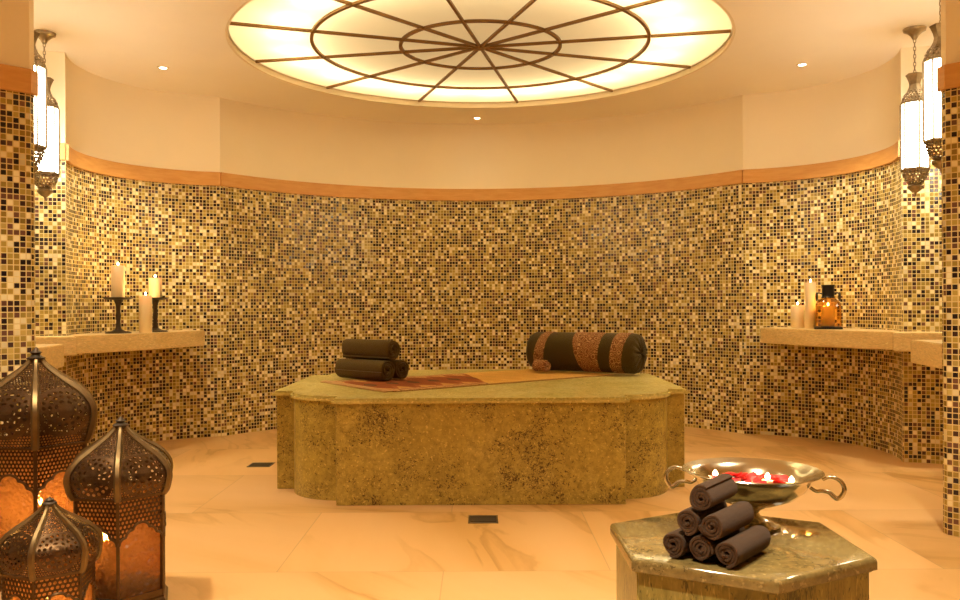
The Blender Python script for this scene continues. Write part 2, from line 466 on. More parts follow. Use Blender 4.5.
CEN = (0.0, 6.2017); CR = 2.958
a_cusp = math.degrees(math.acos(2.41 / CR))
back = arc(CEN, CR, 180 - a_cusp, a_cusp, 60)                    # left to right, room on the right hand
LOB = (2.17, 6.88); LR = 1.065
p0 = back[-1]
a_l0 = math.degrees(math.atan2(p0[1] - LOB[1], p0[0] - LOB[0]))
lobe_r = [p0] + arc(LOB, LR, a_l0, -22, 40)[1:]
SID = (2.95, 5.50)
p1 = lobe_r[-1]
a_s0 = math.degrees(math.atan2(p1[1] - SID[1], p1[0] - SID[0])); sr = math.hypot(p1[0] - SID[0], p1[1] - SID[1])
side_r = [p1] + arc(SID, sr, a_s0, -90, 40)[1:] + [(2.40, SID[1] - sr)]
p2 = side_r[-1]
front_r = [p2, (2.40, 4.45), (3.55, 3.25), (3.55, -2.0)]
def lt(p):      # the left half of the room stands a little nearer the axis than the right half
    return (p[0] + 0.04 + (7.95 - p[1]) * 0.0145, p[1])
mir = lambda pts: [lt((-x, y)) for x, y in pts][::-1]
back = [(x + 0.04 * min(1.0, max(0.0, -x) / 2.41), y) for x, y in back]
back[0] = lt((-p0[0], p0[1]))
p3 = front_r[-1]

def wall_mesh(pts, z0, z1, bm, mat_i, uvl, u0, thick=0.04):
    """pts run so that the room lies on the right-hand side; inner face plus an outer skin"""
    L = [0]
    for a, b in zip(pts, pts[1:]): L.append(L[-1] + math.hypot(b[0] - a[0], b[1] - a[1]))
    nrm = []
    n = len(pts)
    for i in range(n):
        a = pts[max(0, i - 1)]; b = pts[min(n - 1, i + 1)]
        d = Vector((b[0] - a[0], b[1] - a[1])).normalized(); nrm.append(Vector((-d.y, d.x)) * (0.02 if i in (0, n - 1) else 1.0))   # left = outward, thin at the ends
    lo = [bm.verts.new((x, y, z0)) for x, y in pts]; hi = [bm.verts.new((x, y, z1)) for x, y in pts]
    lo2 = [bm.verts.new((p[0] + m.x * thick, p[1] + m.y * thick, z0)) for p, m in zip(pts, nrm)]
    hi2 = [bm.verts.new((p[0] + m.x * thick, p[1] + m.y * thick, z1)) for p, m in zip(pts, nrm)]
    for i in range(n - 1):
        f = bm.faces.new((lo[i], lo[i + 1], hi[i + 1], hi[i])); f.material_index = mat_i
        for lp, (k, z) in zip(f.loops, ((i, z0), (i + 1, z0), (i + 1, z1), (i, z1))): lp[uvl].uv = (u0 + L[k], z)
        for q in ((lo2[i + 1], lo2[i], hi2[i], hi2[i + 1]), (hi[i], hi[i + 1], hi2[i + 1], hi2[i]), (lo[i + 1], lo[i], lo2[i], lo2[i + 1])):
            g = bm.faces.new(q); g.material_index = 1
    for i in (0, n - 1):
        q = (lo[i], hi[i], hi2[i], lo2[i])
        g = bm.faces.new(q if i == 0 else q[::-1]); g.material_index = 1

trim_n = [0]
def wall(name, pts, mosaic_wall=True, u0=0.0, sharp=False):
    bm = bmesh.new(); uvl = bm.loops.layers.uv.new('UVMap')
    wall_mesh(pts, 0.0, Z_TR0 + 0.02, bm, 0 if mosaic_wall else 1, uvl, u0)
    wall_mesh(pts, Z_TR0 + 0.02, H_CEIL, bm, 1, uvl, u0)
    struct(build(name, bm, [M['mosaic'], M['plaster']], smooth=not sharp, angle=25))
    if not mosaic_wall: return
    # stone band: a bevelled strip that stands proud of the wall
    n = len(pts); bm = bmesh.new(); rings = []
    nrm = []
    for i in range(n):
        a = pts[max(0, i - 1)]; b = pts[min(n - 1, i + 1)]
        d = Vector((b[0] - a[0], b[1] - a[1])).normalized(); nrm.append(Vector((d.y, -d.x)))
    P = 0.022
    prof = [(-0.002, Z_TR0), (P - 0.004, Z_TR0), (P, Z_TR0 + 0.004), (P, Z_TR1 - 0.004), (P - 0.004, Z_TR1), (-0.002, Z_TR1)]
    for p, m in zip(pts, nrm):
        rings.append([bm.verts.new((p[0] + m.x * o, p[1] + m.y * o, z)) for o, z in prof])
    for A, B in zip(rings, rings[1:]):
        for k in range(len(prof)):
            l = (k + 1) % len(prof); bm.faces.new((A[k], B[k], B[l], A[l]))
    bm.faces.new(rings[0]); bm.faces.new(rings[-1][::-1])
    trim_n[0] += 1
    struct(build('trim_%d' % trim_n[0], bm, M['trim'], smooth=True, angle=25))

wall('wall_back', back)
wall('wall_back_right', lobe_r, u0=7.0)
wall('wall_back_left', mir(lobe_r), u0=12.0)
wall('wall_right', side_r, u0=17.0)
wall('wall_left', mir(side_r), u0=23.0)
wall('wall_front_right', front_r, u0=29.0, sharp=True)
wall('wall_front_left', mir(front_r), u0=41.0, sharp=True)
wall('wall_rear', [front_r[-1], lt((-3.55, -2.0))], False)

bm = bmesh.new(); add_box(bm, (0, 3.6, -0.03), (9.6, 12.0, 0.06)); struct(build('floor', bm, M['floor']))
# ceiling with the round opening for the light
bm = bmesh.new()
NSEG = 128
circ = [bm.verts.new((LIGHT_C[0] + LAMP_R * math.cos(2 * PI * i / NSEG), LIGHT_C[1] + LAMP_R * math.sin(2 * PI * i / NSEG), H_CEIL)) for i in range(NSEG)]
rect = [bm.verts.new(p) for p in ((-4.8, -2.4, H_CEIL), (4.8, -2.4, H_CEIL), (4.8, 9.6, H_CEIL), (-4.8, 9.6, H_CEIL))]
es = [bm.edges.new((circ[i], circ[(i + 1) % NSEG])) for i in range(NSEG)] + [bm.edges.new((rect[i], rect[(i + 1) % 4])) for i in range(4)]
bmesh.ops.triangle_fill(bm, use_beauty=True, edges=es)
for f in list(bm.faces):
    c = f.calc_center_median()
    if math.hypot(c.x - LIGHT_C[0], c.y - LIGHT_C[1]) < LAMP_R * 0.98: bm.faces.remove(f)
bmesh.ops.recalc_face_normals(bm, faces=bm.faces)
ex = bmesh.ops.extrude_face_region(bm, geom=list(bm.faces))
bmesh.ops.translate(bm, vec=(0, 0, 0.28), verts=[v for v in ex['geom'] if isinstance(v, bmesh.types.BMVert)])
struct(build('ceiling', bm, M['ceiling']))

# ------------------------------------------------------------------ the big round ceiling light
WARM = (1.0, 0.85, 0.60)
def diffuser_mat():
    m, nt, out = new_mat('backlit_opal_panel'); t = NT(nt)
    e = t.n('ShaderNodeEmission'); e.inputs[0].default_value = (1.0, 0.79, 0.42, 1); e.inputs[1].default_value = LAMP_E
    tl = t.n('ShaderNodeBsdfTranslucent'); tl.inputs[0].default_value = (0.85, 0.80, 0.70, 1)
    a = t.n('ShaderNodeAddShader'); t.l(e.outputs[0], a.inputs[0]); t.l(tl.outputs[0], a.inputs[1])
    t.l(a.outputs[0], out.inputs[0]); return m
LAMP_E = 0.085
M['diffuser'] = diffuser_mat()
lamp = tag(empty('ceiling_light', (LIGHT_C[0], LIGHT_C[1], H_CEIL)), 'huge round backlit ceiling light divided by dark spokes and rings', 'ceiling light')
ZG = 0.056
bm = bmesh.new(); lathe(bm, [(LAMP_R - 0.006, ZG), (LAMP_R - 0.006, ZG + 0.006)], 128); build('diffuser', bm, M['diffuser'], lamp)
bm = bmesh.new()   # cream rim lining the recess
lathe(bm, [(LAMP_R - 0.02, 0.0), (LAMP_R - 0.001, 0.0), (LAMP_R - 0.001, ZG), (LAMP_R - 0.02, ZG)], 128, cap=False)
for f in list(bm.faces): pass
build('rim', bm, M['rimwhite'], lamp, True)
for k in range(12):
    bm = bmesh.new(); add_box(bm, (LAMP_R / 2, 0, ZG - 0.012), (LAMP_R - 0.05, 0.020, 0.022), bevel=0.003)
    # 0 deg points to +X; spokes are turned 11.3 deg off the room axis
    bmesh.ops.rotate(bm, cent=(0, 0, 0), matrix=Matrix.Rotation(R(90 - 11.3 + 30 * k), 3, 'Z'), verts=bm.verts)
    build('spoke', bm, M['brown_bar'], lamp)
for rr in (0.602, 1.254):
    bm = bmesh.new(); w = 0.013
    lathe(bm, [(rr - w, ZG - 0.02), (rr + w, ZG - 0.02), (rr + w, ZG - 0.002), (rr - w, ZG - 0.002), (rr - w, ZG - 0.02)], 96, cap=False)
    build('ring', bm, M['brown_bar'], lamp, True)
bm = bmesh.new(); lathe(bm, [(0, ZG - 0.03), (0.045, ZG - 0.026), (0.05, ZG - 0.004), (0.0, ZG - 0.003)], 32); build('hub', bm, M['brown_bar'], lamp, True)
bm = bmesh.new()   # closed housing above the panel
lathe(bm, [(LAMP_R - 0.01, ZG + 0.01), (LAMP_R - 0.01, 0.26), (0, 0.26)], 64, cap=False)
build('housing', bm, M['housing'], lamp)
TUBE_W = 66
for k in range(24):
    a = R(90 - 11.3 + 7.5 + 15 * k)
    add_light('lamp_bulb', 'POINT', (LIGHT_C[0] + 1.45 * math.cos(a), LIGHT_C[1] + 1.45 * math.sin(a), H_CEIL + 0.17), TUBE_W / 24, (1, 0.95, 0.68), shadow_soft_size=0.05)

# ------------------------------------------------------------------ downlights
SPOT_W = 60
def downlight(x, y, label, w, blend=0.6, size=95):
    d = tag(empty('downlight', (x, y, H_CEIL)), label, 'downlight', 'recessed ceiling downlights')
    bm = bmesh.new(); lathe(bm, [(0.030, -0.006), (0.045, -0.006), (0.048, -0.001), (0.030, -0.001), (0.030, -0.006)], 24, cap=False)
    build('bezel', bm, M['rimwhite'], d, True)
    bm = bmesh.new(); lathe(bm, [(0, -0.004), (0.029, -0.004), (0.029, -0.001), (0, -0.001)], 24); build('lens', bm, M['downlight'], d)
    s = add_light('ceiling_spot', 'SPOT', (x, y, H_CEIL - 0.02), w, WARM, spot_size=R(size), spot_blend=blend, shadow_soft_size=0.03)
    return d
downlight(-2.52, 6.91, 'small lit downlight in the ceiling above the left candle shelf', SPOT_W)
downlight(2.58, 6.91, 'small lit downlight in the ceiling above the right candle shelf', SPOT_W)
downlight(-0.02, 8.84, 'small lit downlight in the ceiling close to the rear curved wall', SPOT_W * 0.02)
# unseen spots added to brighten the near half, plus downlights inferred in the niches
for x, y, w in ((-1.9, 3.0, 190), (1.9, 3.0, 190), (0, 1.4, 260), (3.22, 5.72, 75), (-3.18, 5.72, 75)):
    add_light('ceiling_spot', 'SPOT', (x, y, H_CEIL - 0.02), w, WARM, spot_size=R(110), spot_blend=0.8, shadow_soft_size=0.05)

# ------------------------------------------------------------------ stone ledges
LZ1, LZ0 = 0.98, 0.847
def ledge(name, poly, label, bev=0.006, z1=LZ1, z0=LZ0):
    bm = bmesh.new(); prism(bm, poly, z0, z1)
    bmesh.ops.recalc_face_normals(bm, faces=bm.faces)
    bmesh.ops.bevel(bm, geom=[e for e in bm.edges if abs(e.verts[0].co.z - e.verts[1].co.z) < 1e-6], offset=bev, segments=2, affect='EDGES')
    o = build(name, bm, M['ledge'], smooth=True, angle=30)
    return tag(o, label, 'ledge', 'stone wall ledges')
def lobe_shelf(sgn):
    a, b = (2.46, 7.60), (3.03, 6.36)
    fr = []
    for i in range(13):
        t = i / 12; x = a[0] + (b[0] - a[0]) * t; y = a[1] + (b[1] - a[1]) * t; s = 0.07 * 4 * t * (1 - t)
        fr.append((x - 0.863 * s, y - 0.506 * s))
    wl = [(LOB[0] + (LR - 0.001) * math.cos(R(q)), LOB[1] + (LR - 0.001) * math.sin(R(q))) for q in [-17 + i * 5.0 for i in range(18)]]
    wl = [p for p in wl if p[1] < 7.86 and p[1] > 6.56]
    poly = fr + [(3.10, 6.42)] + [(p[0], p[1]) for p in wl]
    return [(x, y) for x, y in poly] if sgn > 0 else [lt((-x, y)) for x, y in poly[::-1]]
ledge('stone_ledge', lobe_shelf(-1), 'long curved honey stone ledge carrying the candle holders on the left wall')
ledge('stone_ledge', lobe_shelf(1), 'long curved honey stone ledge carrying the amber bottle lantern on the right wall')
def corner_ledge(s):
    pts = [(2.93, 6.14), (3.75, 6.03)]
    pts += [(SID[0] + (sr - 0.001) * math.cos(R(q)), SID[1] + (sr - 0.001) * math.sin(R(q))) for q in range(34, 78, 5)]
    pts += [(3.155, 6.472), (3.112, 6.425), (3.045, 6.355)]
    return pts if s > 0 else [lt((-x, y)) for x, y in pts[::-1]]
ledge('stone_ledge', corner_ledge(-1), 'short stone ledge jutting out below the left hanging lanterns')
ledge('stone_ledge', corner_ledge(1), 'short stone ledge jutting out below the right hanging lanterns')
def near_ledge(s):
    pts = [(2.415, 4.53), (3.10, 4.53), (3.10, 5.02), (2.495, 5.02)]
    return pts if s > 0 else [lt((-x, y)) for x, y in pts[::-1]]
ledge('stone_ledge', near_ledge(-1), 'square stone ledge end just above the tip of the tallest floor lantern')
ledge('stone_ledge', near_ledge(1), 'square stone ledge end beside the right mosaic pillar edge')

# ------------------------------------------------------------------ massage slab
TC = (0.0, 6.28); TH = 0.64
W1, D1, W2, D2, QR = 0.865, 1.11, 1.33, 0.63, 0.345
def slab_outline(o):
    q = [(W1 + o, -D1 - o), (W1 + o, -(D2 + QR) - o)]
    n = 10
    # convex quarter round between the front block and the side block
    for i in range(1, n):
        a = -90 + 90 * i / n
        q.append((W1 + (QR + o) * math.cos(R(a)), -D2 + (QR + o) * math.sin(R(a))))
    q += [(W1 + QR + o, -D2 - o), (W2 + o, -D2 - o)]
    right = q + [(x, -y) for x, y in q[::-1]]
    return right + [(-x, -y) for x, y in right]
table = tag(empty('massage_slab', (TC[0], TC[1], 0)), 'large gold granite massage platform with rounded corners in the room centre', 'platform')
ZT = TH - 0.030
bm = bmesh.new(); add_box(bm, (0, 0, ZT / 2), (2 * W1, 2 * D1, ZT), bevel=0.004); build('front_block', bm, M['gold_granite'], table)
for s in (-1, 1):
    bm = bmesh.new(); add_box(bm, (s * (W2 + W1) / 2, 0, ZT / 2), (W2 - W1, 2 * D2, ZT), bevel=0.004); build('side_block', bm, M['gold_granite'], table)
    for t in (-1, 1):
        bm = bmesh.new()
        pts = [(s * W1, t * D2)] + [(s * (W1 + QR * math.cos(R(a))), t * (D2 + QR * math.sin(R(a)))) for a in range(0, 91, 6)]
        prism(bm, pts, 0, ZT); build('corner_column', bm, M['gold_granite'], table, True, 30)
bm = bmesh.new()
lo, hi, fs = prism(bm, slab_outline(0.022), ZT, TH)
bmesh.ops.recalc_face_normals(bm, faces=bm.faces)
bmesh.ops.bevel(bm, geom=[e for e in bm.edges if abs(e.verts[0].co.z - e.verts[1].co.z) < 1e-6 and e.verts[0].co.z > TH - 0.001], offset=0.014, segments=4, affect='EDGES')
build('top_slab', bm, M['gold_granite_top'], table, True, 30)

# ------------------------------------------------------------------ rolled towels
def towel_mesh(rad, length, turns=3.6, seed=0, th=None):
    rnd = random.Random(seed)
    th = th or rad / (turns + 0.45)
    N = int(turns * 26); bm = bmesh.new()
    ph = rnd.uniform(0, 6.28)
    prof = []
    for i in range(N + 1):
        t = i / N; a = -t * turns * 2 * PI + ph
        rc = th * 0.50 + (rad - th * 0.5 - th * 0.50) * t
        rc += 0.04 * rad * math.sin(3 * a + ph) * t
        prof.append((a, rc))
    sec = [0, 0.015, 0.05, 0.2, 0.4, 0.6, 0.8, 0.95, 0.985, 1.0]
    thk = [0.55, 0.82, 0.96, 0.96, 0.96, 0.96, 0.96, 0.96, 0.82, 0.55]
    outer, inner = [], []
    for si, s in enumerate(sec):
        y = (s - 0.5) * length
        oo, ii = [], []
        for i, (a, rc) in enumerate(prof):
            h = th * 0.5 * thk[si]
            wob = 0.012 * rad * noise.noise(Vector((math.cos(a) * 2, math.sin(a) * 2, s * 5 + seed)))
            yy = y + (0.03 * length * (noise.noise(Vector((a * 0.7, seed, 1.3))) ) if si in (0, 1, len(sec) - 1, len(sec) - 2) else 0)
            if i == N: h *= 0.7
            ro, ri = rc + h + wob, max(0.0008, rc - h + wob)
            oo.append(bm.verts.new((ro * math.cos(a), yy, ro * math.sin(a))))
            ii.append(bm.verts.new((ri * math.cos(a), yy, ri * math.sin(a))))
        outer.append(oo); inner.append(ii)
    K = len(sec)
    for k in range(K - 1):
        for i in range(N):
            bm.faces.new((outer[k][i], outer[k][i + 1], outer[k + 1][i + 1], outer[k + 1][i]))
            bm.faces.new((inner[k][i + 1], inner[k][i], inner[k + 1][i], inner[k + 1][i + 1]))
        bm.faces.new((outer[k][N], inner[k][N], inner[k + 1][N], outer[k + 1][N]))
        bm.faces.new((inner[k][0], outer[k][0], outer[k + 1][0], inner[k + 1][0]))
    for k in (0, K - 1):
        for i in range(N):
            q = (outer[k][i], inner[k][i], inner[k][i + 1], outer[k][i + 1])
            bm.faces.new(q if k == 0 else q[::-1])
    return bm
def towel(loc, rz, rad, length, mat, label, group, seed, turns=3.6, tilt=0):
    o = build('rolled_towel', towel_mesh(rad, length, turns, seed), mat, smooth=True, angle=60)
    o.location = loc; o.rotation_euler = (tilt, 0, rz)
    return tag(o, label, 'towel', group)
# three on the massage slab; local +Y of a roll points along the axis away from the seen end
axd = Vector((-0.36, 0.32, 0)).normalized(); pd = Vector((-axd.y, axd.x, 0)) * -1
rzt = math.atan2(axd.y, axd.x) - PI / 2
RT, LT = 0.080, 0.52
ZM = TH + 0.008
e0 = Vector((-0.66, 6.20, 0))
c0 = e0 + axd * LT / 2; c1 = c0 + pd * (2 * RT + 0.004) + axd * 0.02
towel((c0.x, c0.y, ZM + RT + 0.002), rzt, RT, LT, M['towel_olive'], 'dark brown rolled towel at the lower front of the stack on the platform', 'rolled towels on the massage platform', 1)
towel((c1.x, c1.y, ZM + RT + 0.002), rzt, RT, LT, M['towel_olive'], 'dark brown rolled towel at the lower rear of the stack, only its end showing', 'rolled towels on the massage platform', 2)
c2 = (c0 + c1) / 2 + axd * 0.02
towel((c2.x, c2.y, ZM + RT + 0.004 + RT * 1.735), rzt, RT, LT, M['towel_olive'], 'dark brown rolled towel lying on top of two others on the platform', 'rolled towels on the massage platform', 3)

# ------------------------------------------------------------------ rug with fringe
rugC = [Vector((-1.10, 6.27)), Vector((-0.55, 5.52)), Vector((1.02, 6.74)), Vector((0.40, 7.33))]
def rug_pt(u, v):   # u along the length, v across (0 = front edge)
    a = rugC[1].lerp(rugC[2], u); b = rugC[0].lerp(rugC[3], u)
    return a.lerp(b, v)
bm = bmesh.new(); uvl = bm.loops.layers.uv.new('UVMap')
NU, NV = 64, 28
g = {}
for lay in (0, 1):
    for i in range(NU + 1):
        for j in range(NV + 1):
            u, v = i / NU, j / NV
            p = rug_pt(u, v)
            rip = 0.004 * (1 + noise.noise(Vector((p.x * 6, p.y * 6, 2.0)))) * (0.3 + 0.7 * (1 if 0 < j < NV else 0.4))
            p = p + Vector((0.006 * noise.noise(Vector((p.x * 9, p.y * 9, 5))), 0.006 * noise.noise(Vector((p.x * 9, p.y * 9, 9)))))
            g[lay, i, j] = bm.verts.new((p.x, p.y, TH + 0.001 + (rip + 0.003 if lay else 0)))
def rf(q, uvs):
    f = bm.faces.new(q)
    for lp, w in zip(f.loops, uvs): lp[uvl].uv = w
for i in range(NU):
    for j in range(NV):
        ids = ((i, j), (i + 1, j), (i + 1, j + 1), (i, j + 1)); uvs = [(2.0 * a / NU, b / NV) for a, b in ids]
        rf([g[1, a, b] for a, b in ids], uvs); rf([g[0, a, b] for a, b in ids[::-1]], uvs[::-1])
bd = [(i, 0) for i in range(NU)] + [(NU, j) for j in range(NV)] + [(i, NV) for i in range(NU, 0, -1)] + [(0, j) for j in range(NV, 0, -1)]
for a, b in zip(bd, bd[1:] + bd[:1]):
    rf((g[0, a[0], a[1]], g[0, b[0], b[1]], g[1, b[0], b[1]], g[1, a[0], a[1]]), [(2.0 * a[0] / NU, a[1] / NV)] * 4)
rug = tag(build('woven_rug', bm, M['rug'], smooth=True, angle=60), 'rust and orange woven rug laid slantwise over the platform top', 'rug')
bm = bmesh.new()
for k in range(70):
    v = (k + 0.5) / 70; p = rug_pt(0, v); q = rug_pt(-0.034 - 0.006 * random.random(), v + random.uniform(-0.006, 0.006)); mid = p.lerp(q, 0.5)
    tube(bm, [(p.x, p.y, TH + 0.007), (mid.x, mid.y, TH + 0.010), (q.x, q.y, TH + 0.005)], [0.004, 0.005, 0.003], 5)
for k in range(110):
    u = (k + 0.5) / 110; p = rug_pt(u, 0.0); q = rug_pt(u + random.uniform(-0.004, 0.004), -0.026)
    tube(bm, [(p.x, p.y, TH + 0.007), (q.x, q.y, TH + 0.005)], [0.004, 0.003], 5)
build('fringe', bm, M['fringe'], rug, True)

# ------------------------------------------------------------------ bolster
BR = 0.157
bA, bB = Vector((0.44, 7.22)), Vector((1.245, 6.68))     # left-rear end, right-front end
bd_ = (bB - bA); BL = bd_.length; brz = math.atan2(bd_.y, bd_.x)
bol = tag(empty('bolster', ((bA.x + bB.x) / 2, (bA.y + bB.y) / 2, TH + 0.013), brz), 'thick dark bolster cushion with three ochre patterned bands on the platform', 'cushion')
def along_x(bm):
    bmesh.ops.rotate(bm, cent=(0, 0, 0), matrix=Matrix.Rotation(R(90), 3, 'Y'), verts=bm.verts)
    bmesh.ops.translate(bm, vec=(0, 0, BR), verts=bm.verts)
bm = bmesh.new()
h = BL / 2
prof = [(0.0, -h + 0.012), (0.02, -h + 0.004), (0.06, -h - 0.004), (0.11, -h + 0.004), (0.142, -h + 0.018), (BR, -h + 0.05)]
prof += [(BR, -h + 0.06 + (2 * h - 0.12) * i / 10) for i in range(1, 11)]
prof += [(0.145, h - 0.022), (0.11, h - 0.004), (0.06, h + 0.004), (0.02, h - 0.004), (0.0, h - 0.012)]
lathe(bm, prof, 64)
for v in bm.verts:      # gathered pleats radiating on both ends
    rr = math.hypot(v.co.x, v.co.y); a = math.atan2(v.co.y, v.co.x)
    if abs(v.co.z) > h - 0.03 and 0.01 < rr < 0.14:
        v.co.z += 0.014 * math.sin(13 * a + 3 * noise.noise(Vector((a, v.co.z, 0)))) * (1 - rr / 0.16)
along_x(bm); build('cushion_body', bm, M['bolster'], bol, True, 70)
def band(x0, x1, slant0, slant1, bulge=0.006):
    bm = bmesh.new(); n = 64; K = 6; out_ = []
    for k in range(K + 1):
        t = k / K; ring = []
        for i in range(n):
            a = 2 * PI * i / n; s = math.sin(a)
            x = x0 + (x1 - x0) * t + (slant0 * (1 - t) + slant1 * t) * s + 0.004 * noise.noise(Vector((math.cos(a) * 3, s * 3, x0 * 9 + k)))
            r = BR + (0.001 if k in (0, K) else bulge * (0.7 + 0.5 * noise.noise(Vector((math.cos(a) * 2, s * 2, t * 3 + x0)))))
            ring.append(bm.verts.new((x, r * math.cos(a), BR + r * s)))
        out_.append(ring)
    for A, B in zip(out_, out_[1:]):
        for i in range(n): bm.faces.new((A[i], A[(i + 1) % n], B[(i + 1) % n], B[i]))
    zz = min(v.co.z for v in bm.verts)
    for v in bm.verts:
        if v.co.z < 0.001: v.co.z = 0.001
    o = build('band', bm, M['band'], bol, True, 60); return o
band(-h + 0.10, -h + 0.19, 0.03, 0.02)
band(-0.02, 0.185, -0.045, 0.012)
band(h - 0.20, h - 0.095, 0.018, 0.024)
# small rolled patterned cloth in front of the bolster
dirb = bd_.normalized(); nb = Vector((dirb.y, -dirb.x))
rc_ = bA + dirb * 0.215 + nb * (BR + 0.072)
o = build('cloth_roll', towel_mesh(0.050, 0.13, 2.2, 11), M['band'], smooth=True, angle=60)
o.location = (rc_.x, rc_.y, TH + 0.064); o.rotation_euler = (0, 0, R(42)); tag(o, 'small rolled ochre patterned cloth tucked in front of the bolster', 'cloth')

# ------------------------------------------------------------------ pedestal
PK = EYE - 0.50; PH = 0.50
PC = (1.07 * PK, 3.67 * PK); PS = 0.556 * PK
ped = tag(empty('pedestal', (PC[0], PC[1], 0)), 'hexagonal green granite pedestal holding towels and a silver bowl', 'pedestal')
def hexa(r): return [(r * math.cos(R(30 + 60 * i)), r * math.sin(R(30 + 60 * i))) for i in range(6)]
bm = bmesh.new(); lo, hi, fs = prism(bm, hexa(PS * 0.95), 0, PH - 0.035); bmesh.ops.bevel(bm, geom=[e for e in bm.edges if abs(e.verts[0].co.z - e.verts[1].co.z) > 0.1], offset=0.004, segments=2, affect='EDGES')
build('body', bm, M['green_granite'], ped)
bm = bmesh.new(); prism(bm, hexa(PS * 0.965), PH - 0.042, PH - 0.034)
build('neck_moulding', bm, M['green_granite'], ped)
bm = bmesh.new(); lo, hi, fs = prism(bm, hexa(PS), PH - 0.034, PH)
bmesh.ops.recalc_face_normals(bm, faces=bm.faces)
bmesh.ops.bevel(bm, geom=[e for e in bm.edges if e.verts[0].co.z > PH - 0.001 and e.verts[1].co.z > PH - 0.001], offset=0.013, segments=3, affect='EDGES', profile=0.5)
build('top_slab', bm, M['green_granite_top'], ped, True, 30)

# pyramid of six small towels
ax6 = Vector((0.62, 0.78, 0)).normalized(); pr6 = Vector((ax6.y, -ax6.x, 0))
rz6 = math.atan2(ax6.y, ax6.x) - PI / 2
R6 = 0.0378
end0 = Vector((0.522, 2.366, 0))
D6 = 2 * R6 + 0.0015
LEN6 = [0.235, 0.235, 0.23, 0.21, 0.215, 0.195]
rows = [(0, 0, 'at the left of the bottom row'), (0, 1, 'in the middle of the bottom row'), (0, 2, 'at the right of the bottom row'),
        (1, 0, 'at the left of the middle row'), (1, 1, 'at the right of the middle row'), (2, 0, 'crowning the pyramid')]
for i, (lv, k, txt) in enumerate(rows):
    L6 = LEN6[i]
    c = end0 + pr6 * D6 * (k + lv * 0.5) + ax6 * (L6 / 2 + [0, 0.004, 0.0, 0.006, -0.004, 0.008][i])
    towel((c.x, c.y, PH + R6 + 0.002 + lv * D6 * 0.872), rz6 + R([0, 1, -1, 1, -1, 2][i]), R6, L6, M['towel'],
          'small dark brown rolled towel %s beside the silver bowl' % txt, 'small rolled towels on the pedestal', 20 + i, 3.2)

# ------------------------------------------------------------------ silver bowl
BC = (0.851, 2.72); BSX, BSZ = 1.01, 0.90
bowl = tag(empty('footed_bowl', (BC[0], BC[1], PH)), 'footed silver bowl with two ear handles, filled with petals and floating candles', 'bowl')
bowl.scale = (BSX, BSX, BSZ)
bm = bmesh.new()
outer = [(0.0, 0.070), (0.03, 0.071), (0.075, 0.080), (0.125, 0.103), (0.158, 0.133), (0.170, 0.156), (0.176, 0.170), (0.194, 0.182), (0.208, 0.190), (0.212, 0.193)]
inner = [(0.210, 0.196), (0.194, 0.187), (0.172, 0.174), (0.164, 0.156), (0.150, 0.134), (0.12, 0.108), (0.07, 0.086), (0.0, 0.078)]
lathe(bm, outer + inner, 64, cap=False); build('basin', bm, M['silver'], bowl, True, 50)
bm = bmesh.new()
lathe(bm, [(0, 0), (0.084, 0), (0.086, 0.006), (0.080, 0.012), (0.066, 0.015), (0.062, 0.021), (0.046, 0.026), (0.026, 0.036), (0.020, 0.048), (0.026, 0.058), (0.040, 0.066), (0.044, 0.074), (0, 0.074)], 48)
build('foot', bm, M['silver'], bowl, True, 50)
bm = bmesh.new(); WZ = 0.140
lathe(bm, [(0, WZ - 0.02), (0.13, WZ - 0.02), (0.1535, WZ), (0, WZ)], 48); build('water', bm, M['water'], bowl)
ha = R(-22)
def handle(s):
    bm = bmesh.new()
    loc = [(0.205, 0.176), (0.224, 0.187), (0.244, 0.183), (0.260, 0.168), (0.265, 0.148), (0.258, 0.127), (0.246, 0.115), (0.236, 0.122), (0.222, 0.135), (0.203, 0.138), (0.186, 0.136), (0.170, 0.147)]
    # smooth the polyline
    pts = []
    for i in range(len(loc) - 1):
        p0_, p1_, p2_, p3_ = loc[max(i - 1, 0)], loc[i], loc[i + 1], loc[min(i + 2, len(loc) - 1)]
        for k in range(4):
            t = k / 4
            pts.append(tuple(0.5 * (2 * p1_[d] + (p2_[d] - p0_[d]) * t + (2 * p0_[d] - 5 * p1_[d] + 4 * p2_[d] - p3_[d]) * t * t + (3 * p1_[d] - p0_[d] - 3 * p2_[d] + p3_[d]) * t ** 3) for d in (0, 1)))
    pts.append(loc[-1])
    a = ha + (PI if s < 0 else 0)
    tube(bm, [(r * math.cos(a), r * math.sin(a), z) for r, z in pts], [0.0055 + 0.002 * math.sin(PI * i / len(pts)) for i in range(len(pts))], 10)
    build('handle', bm, M['silver'], bowl, True, 60)
handle(1); handle(-1)
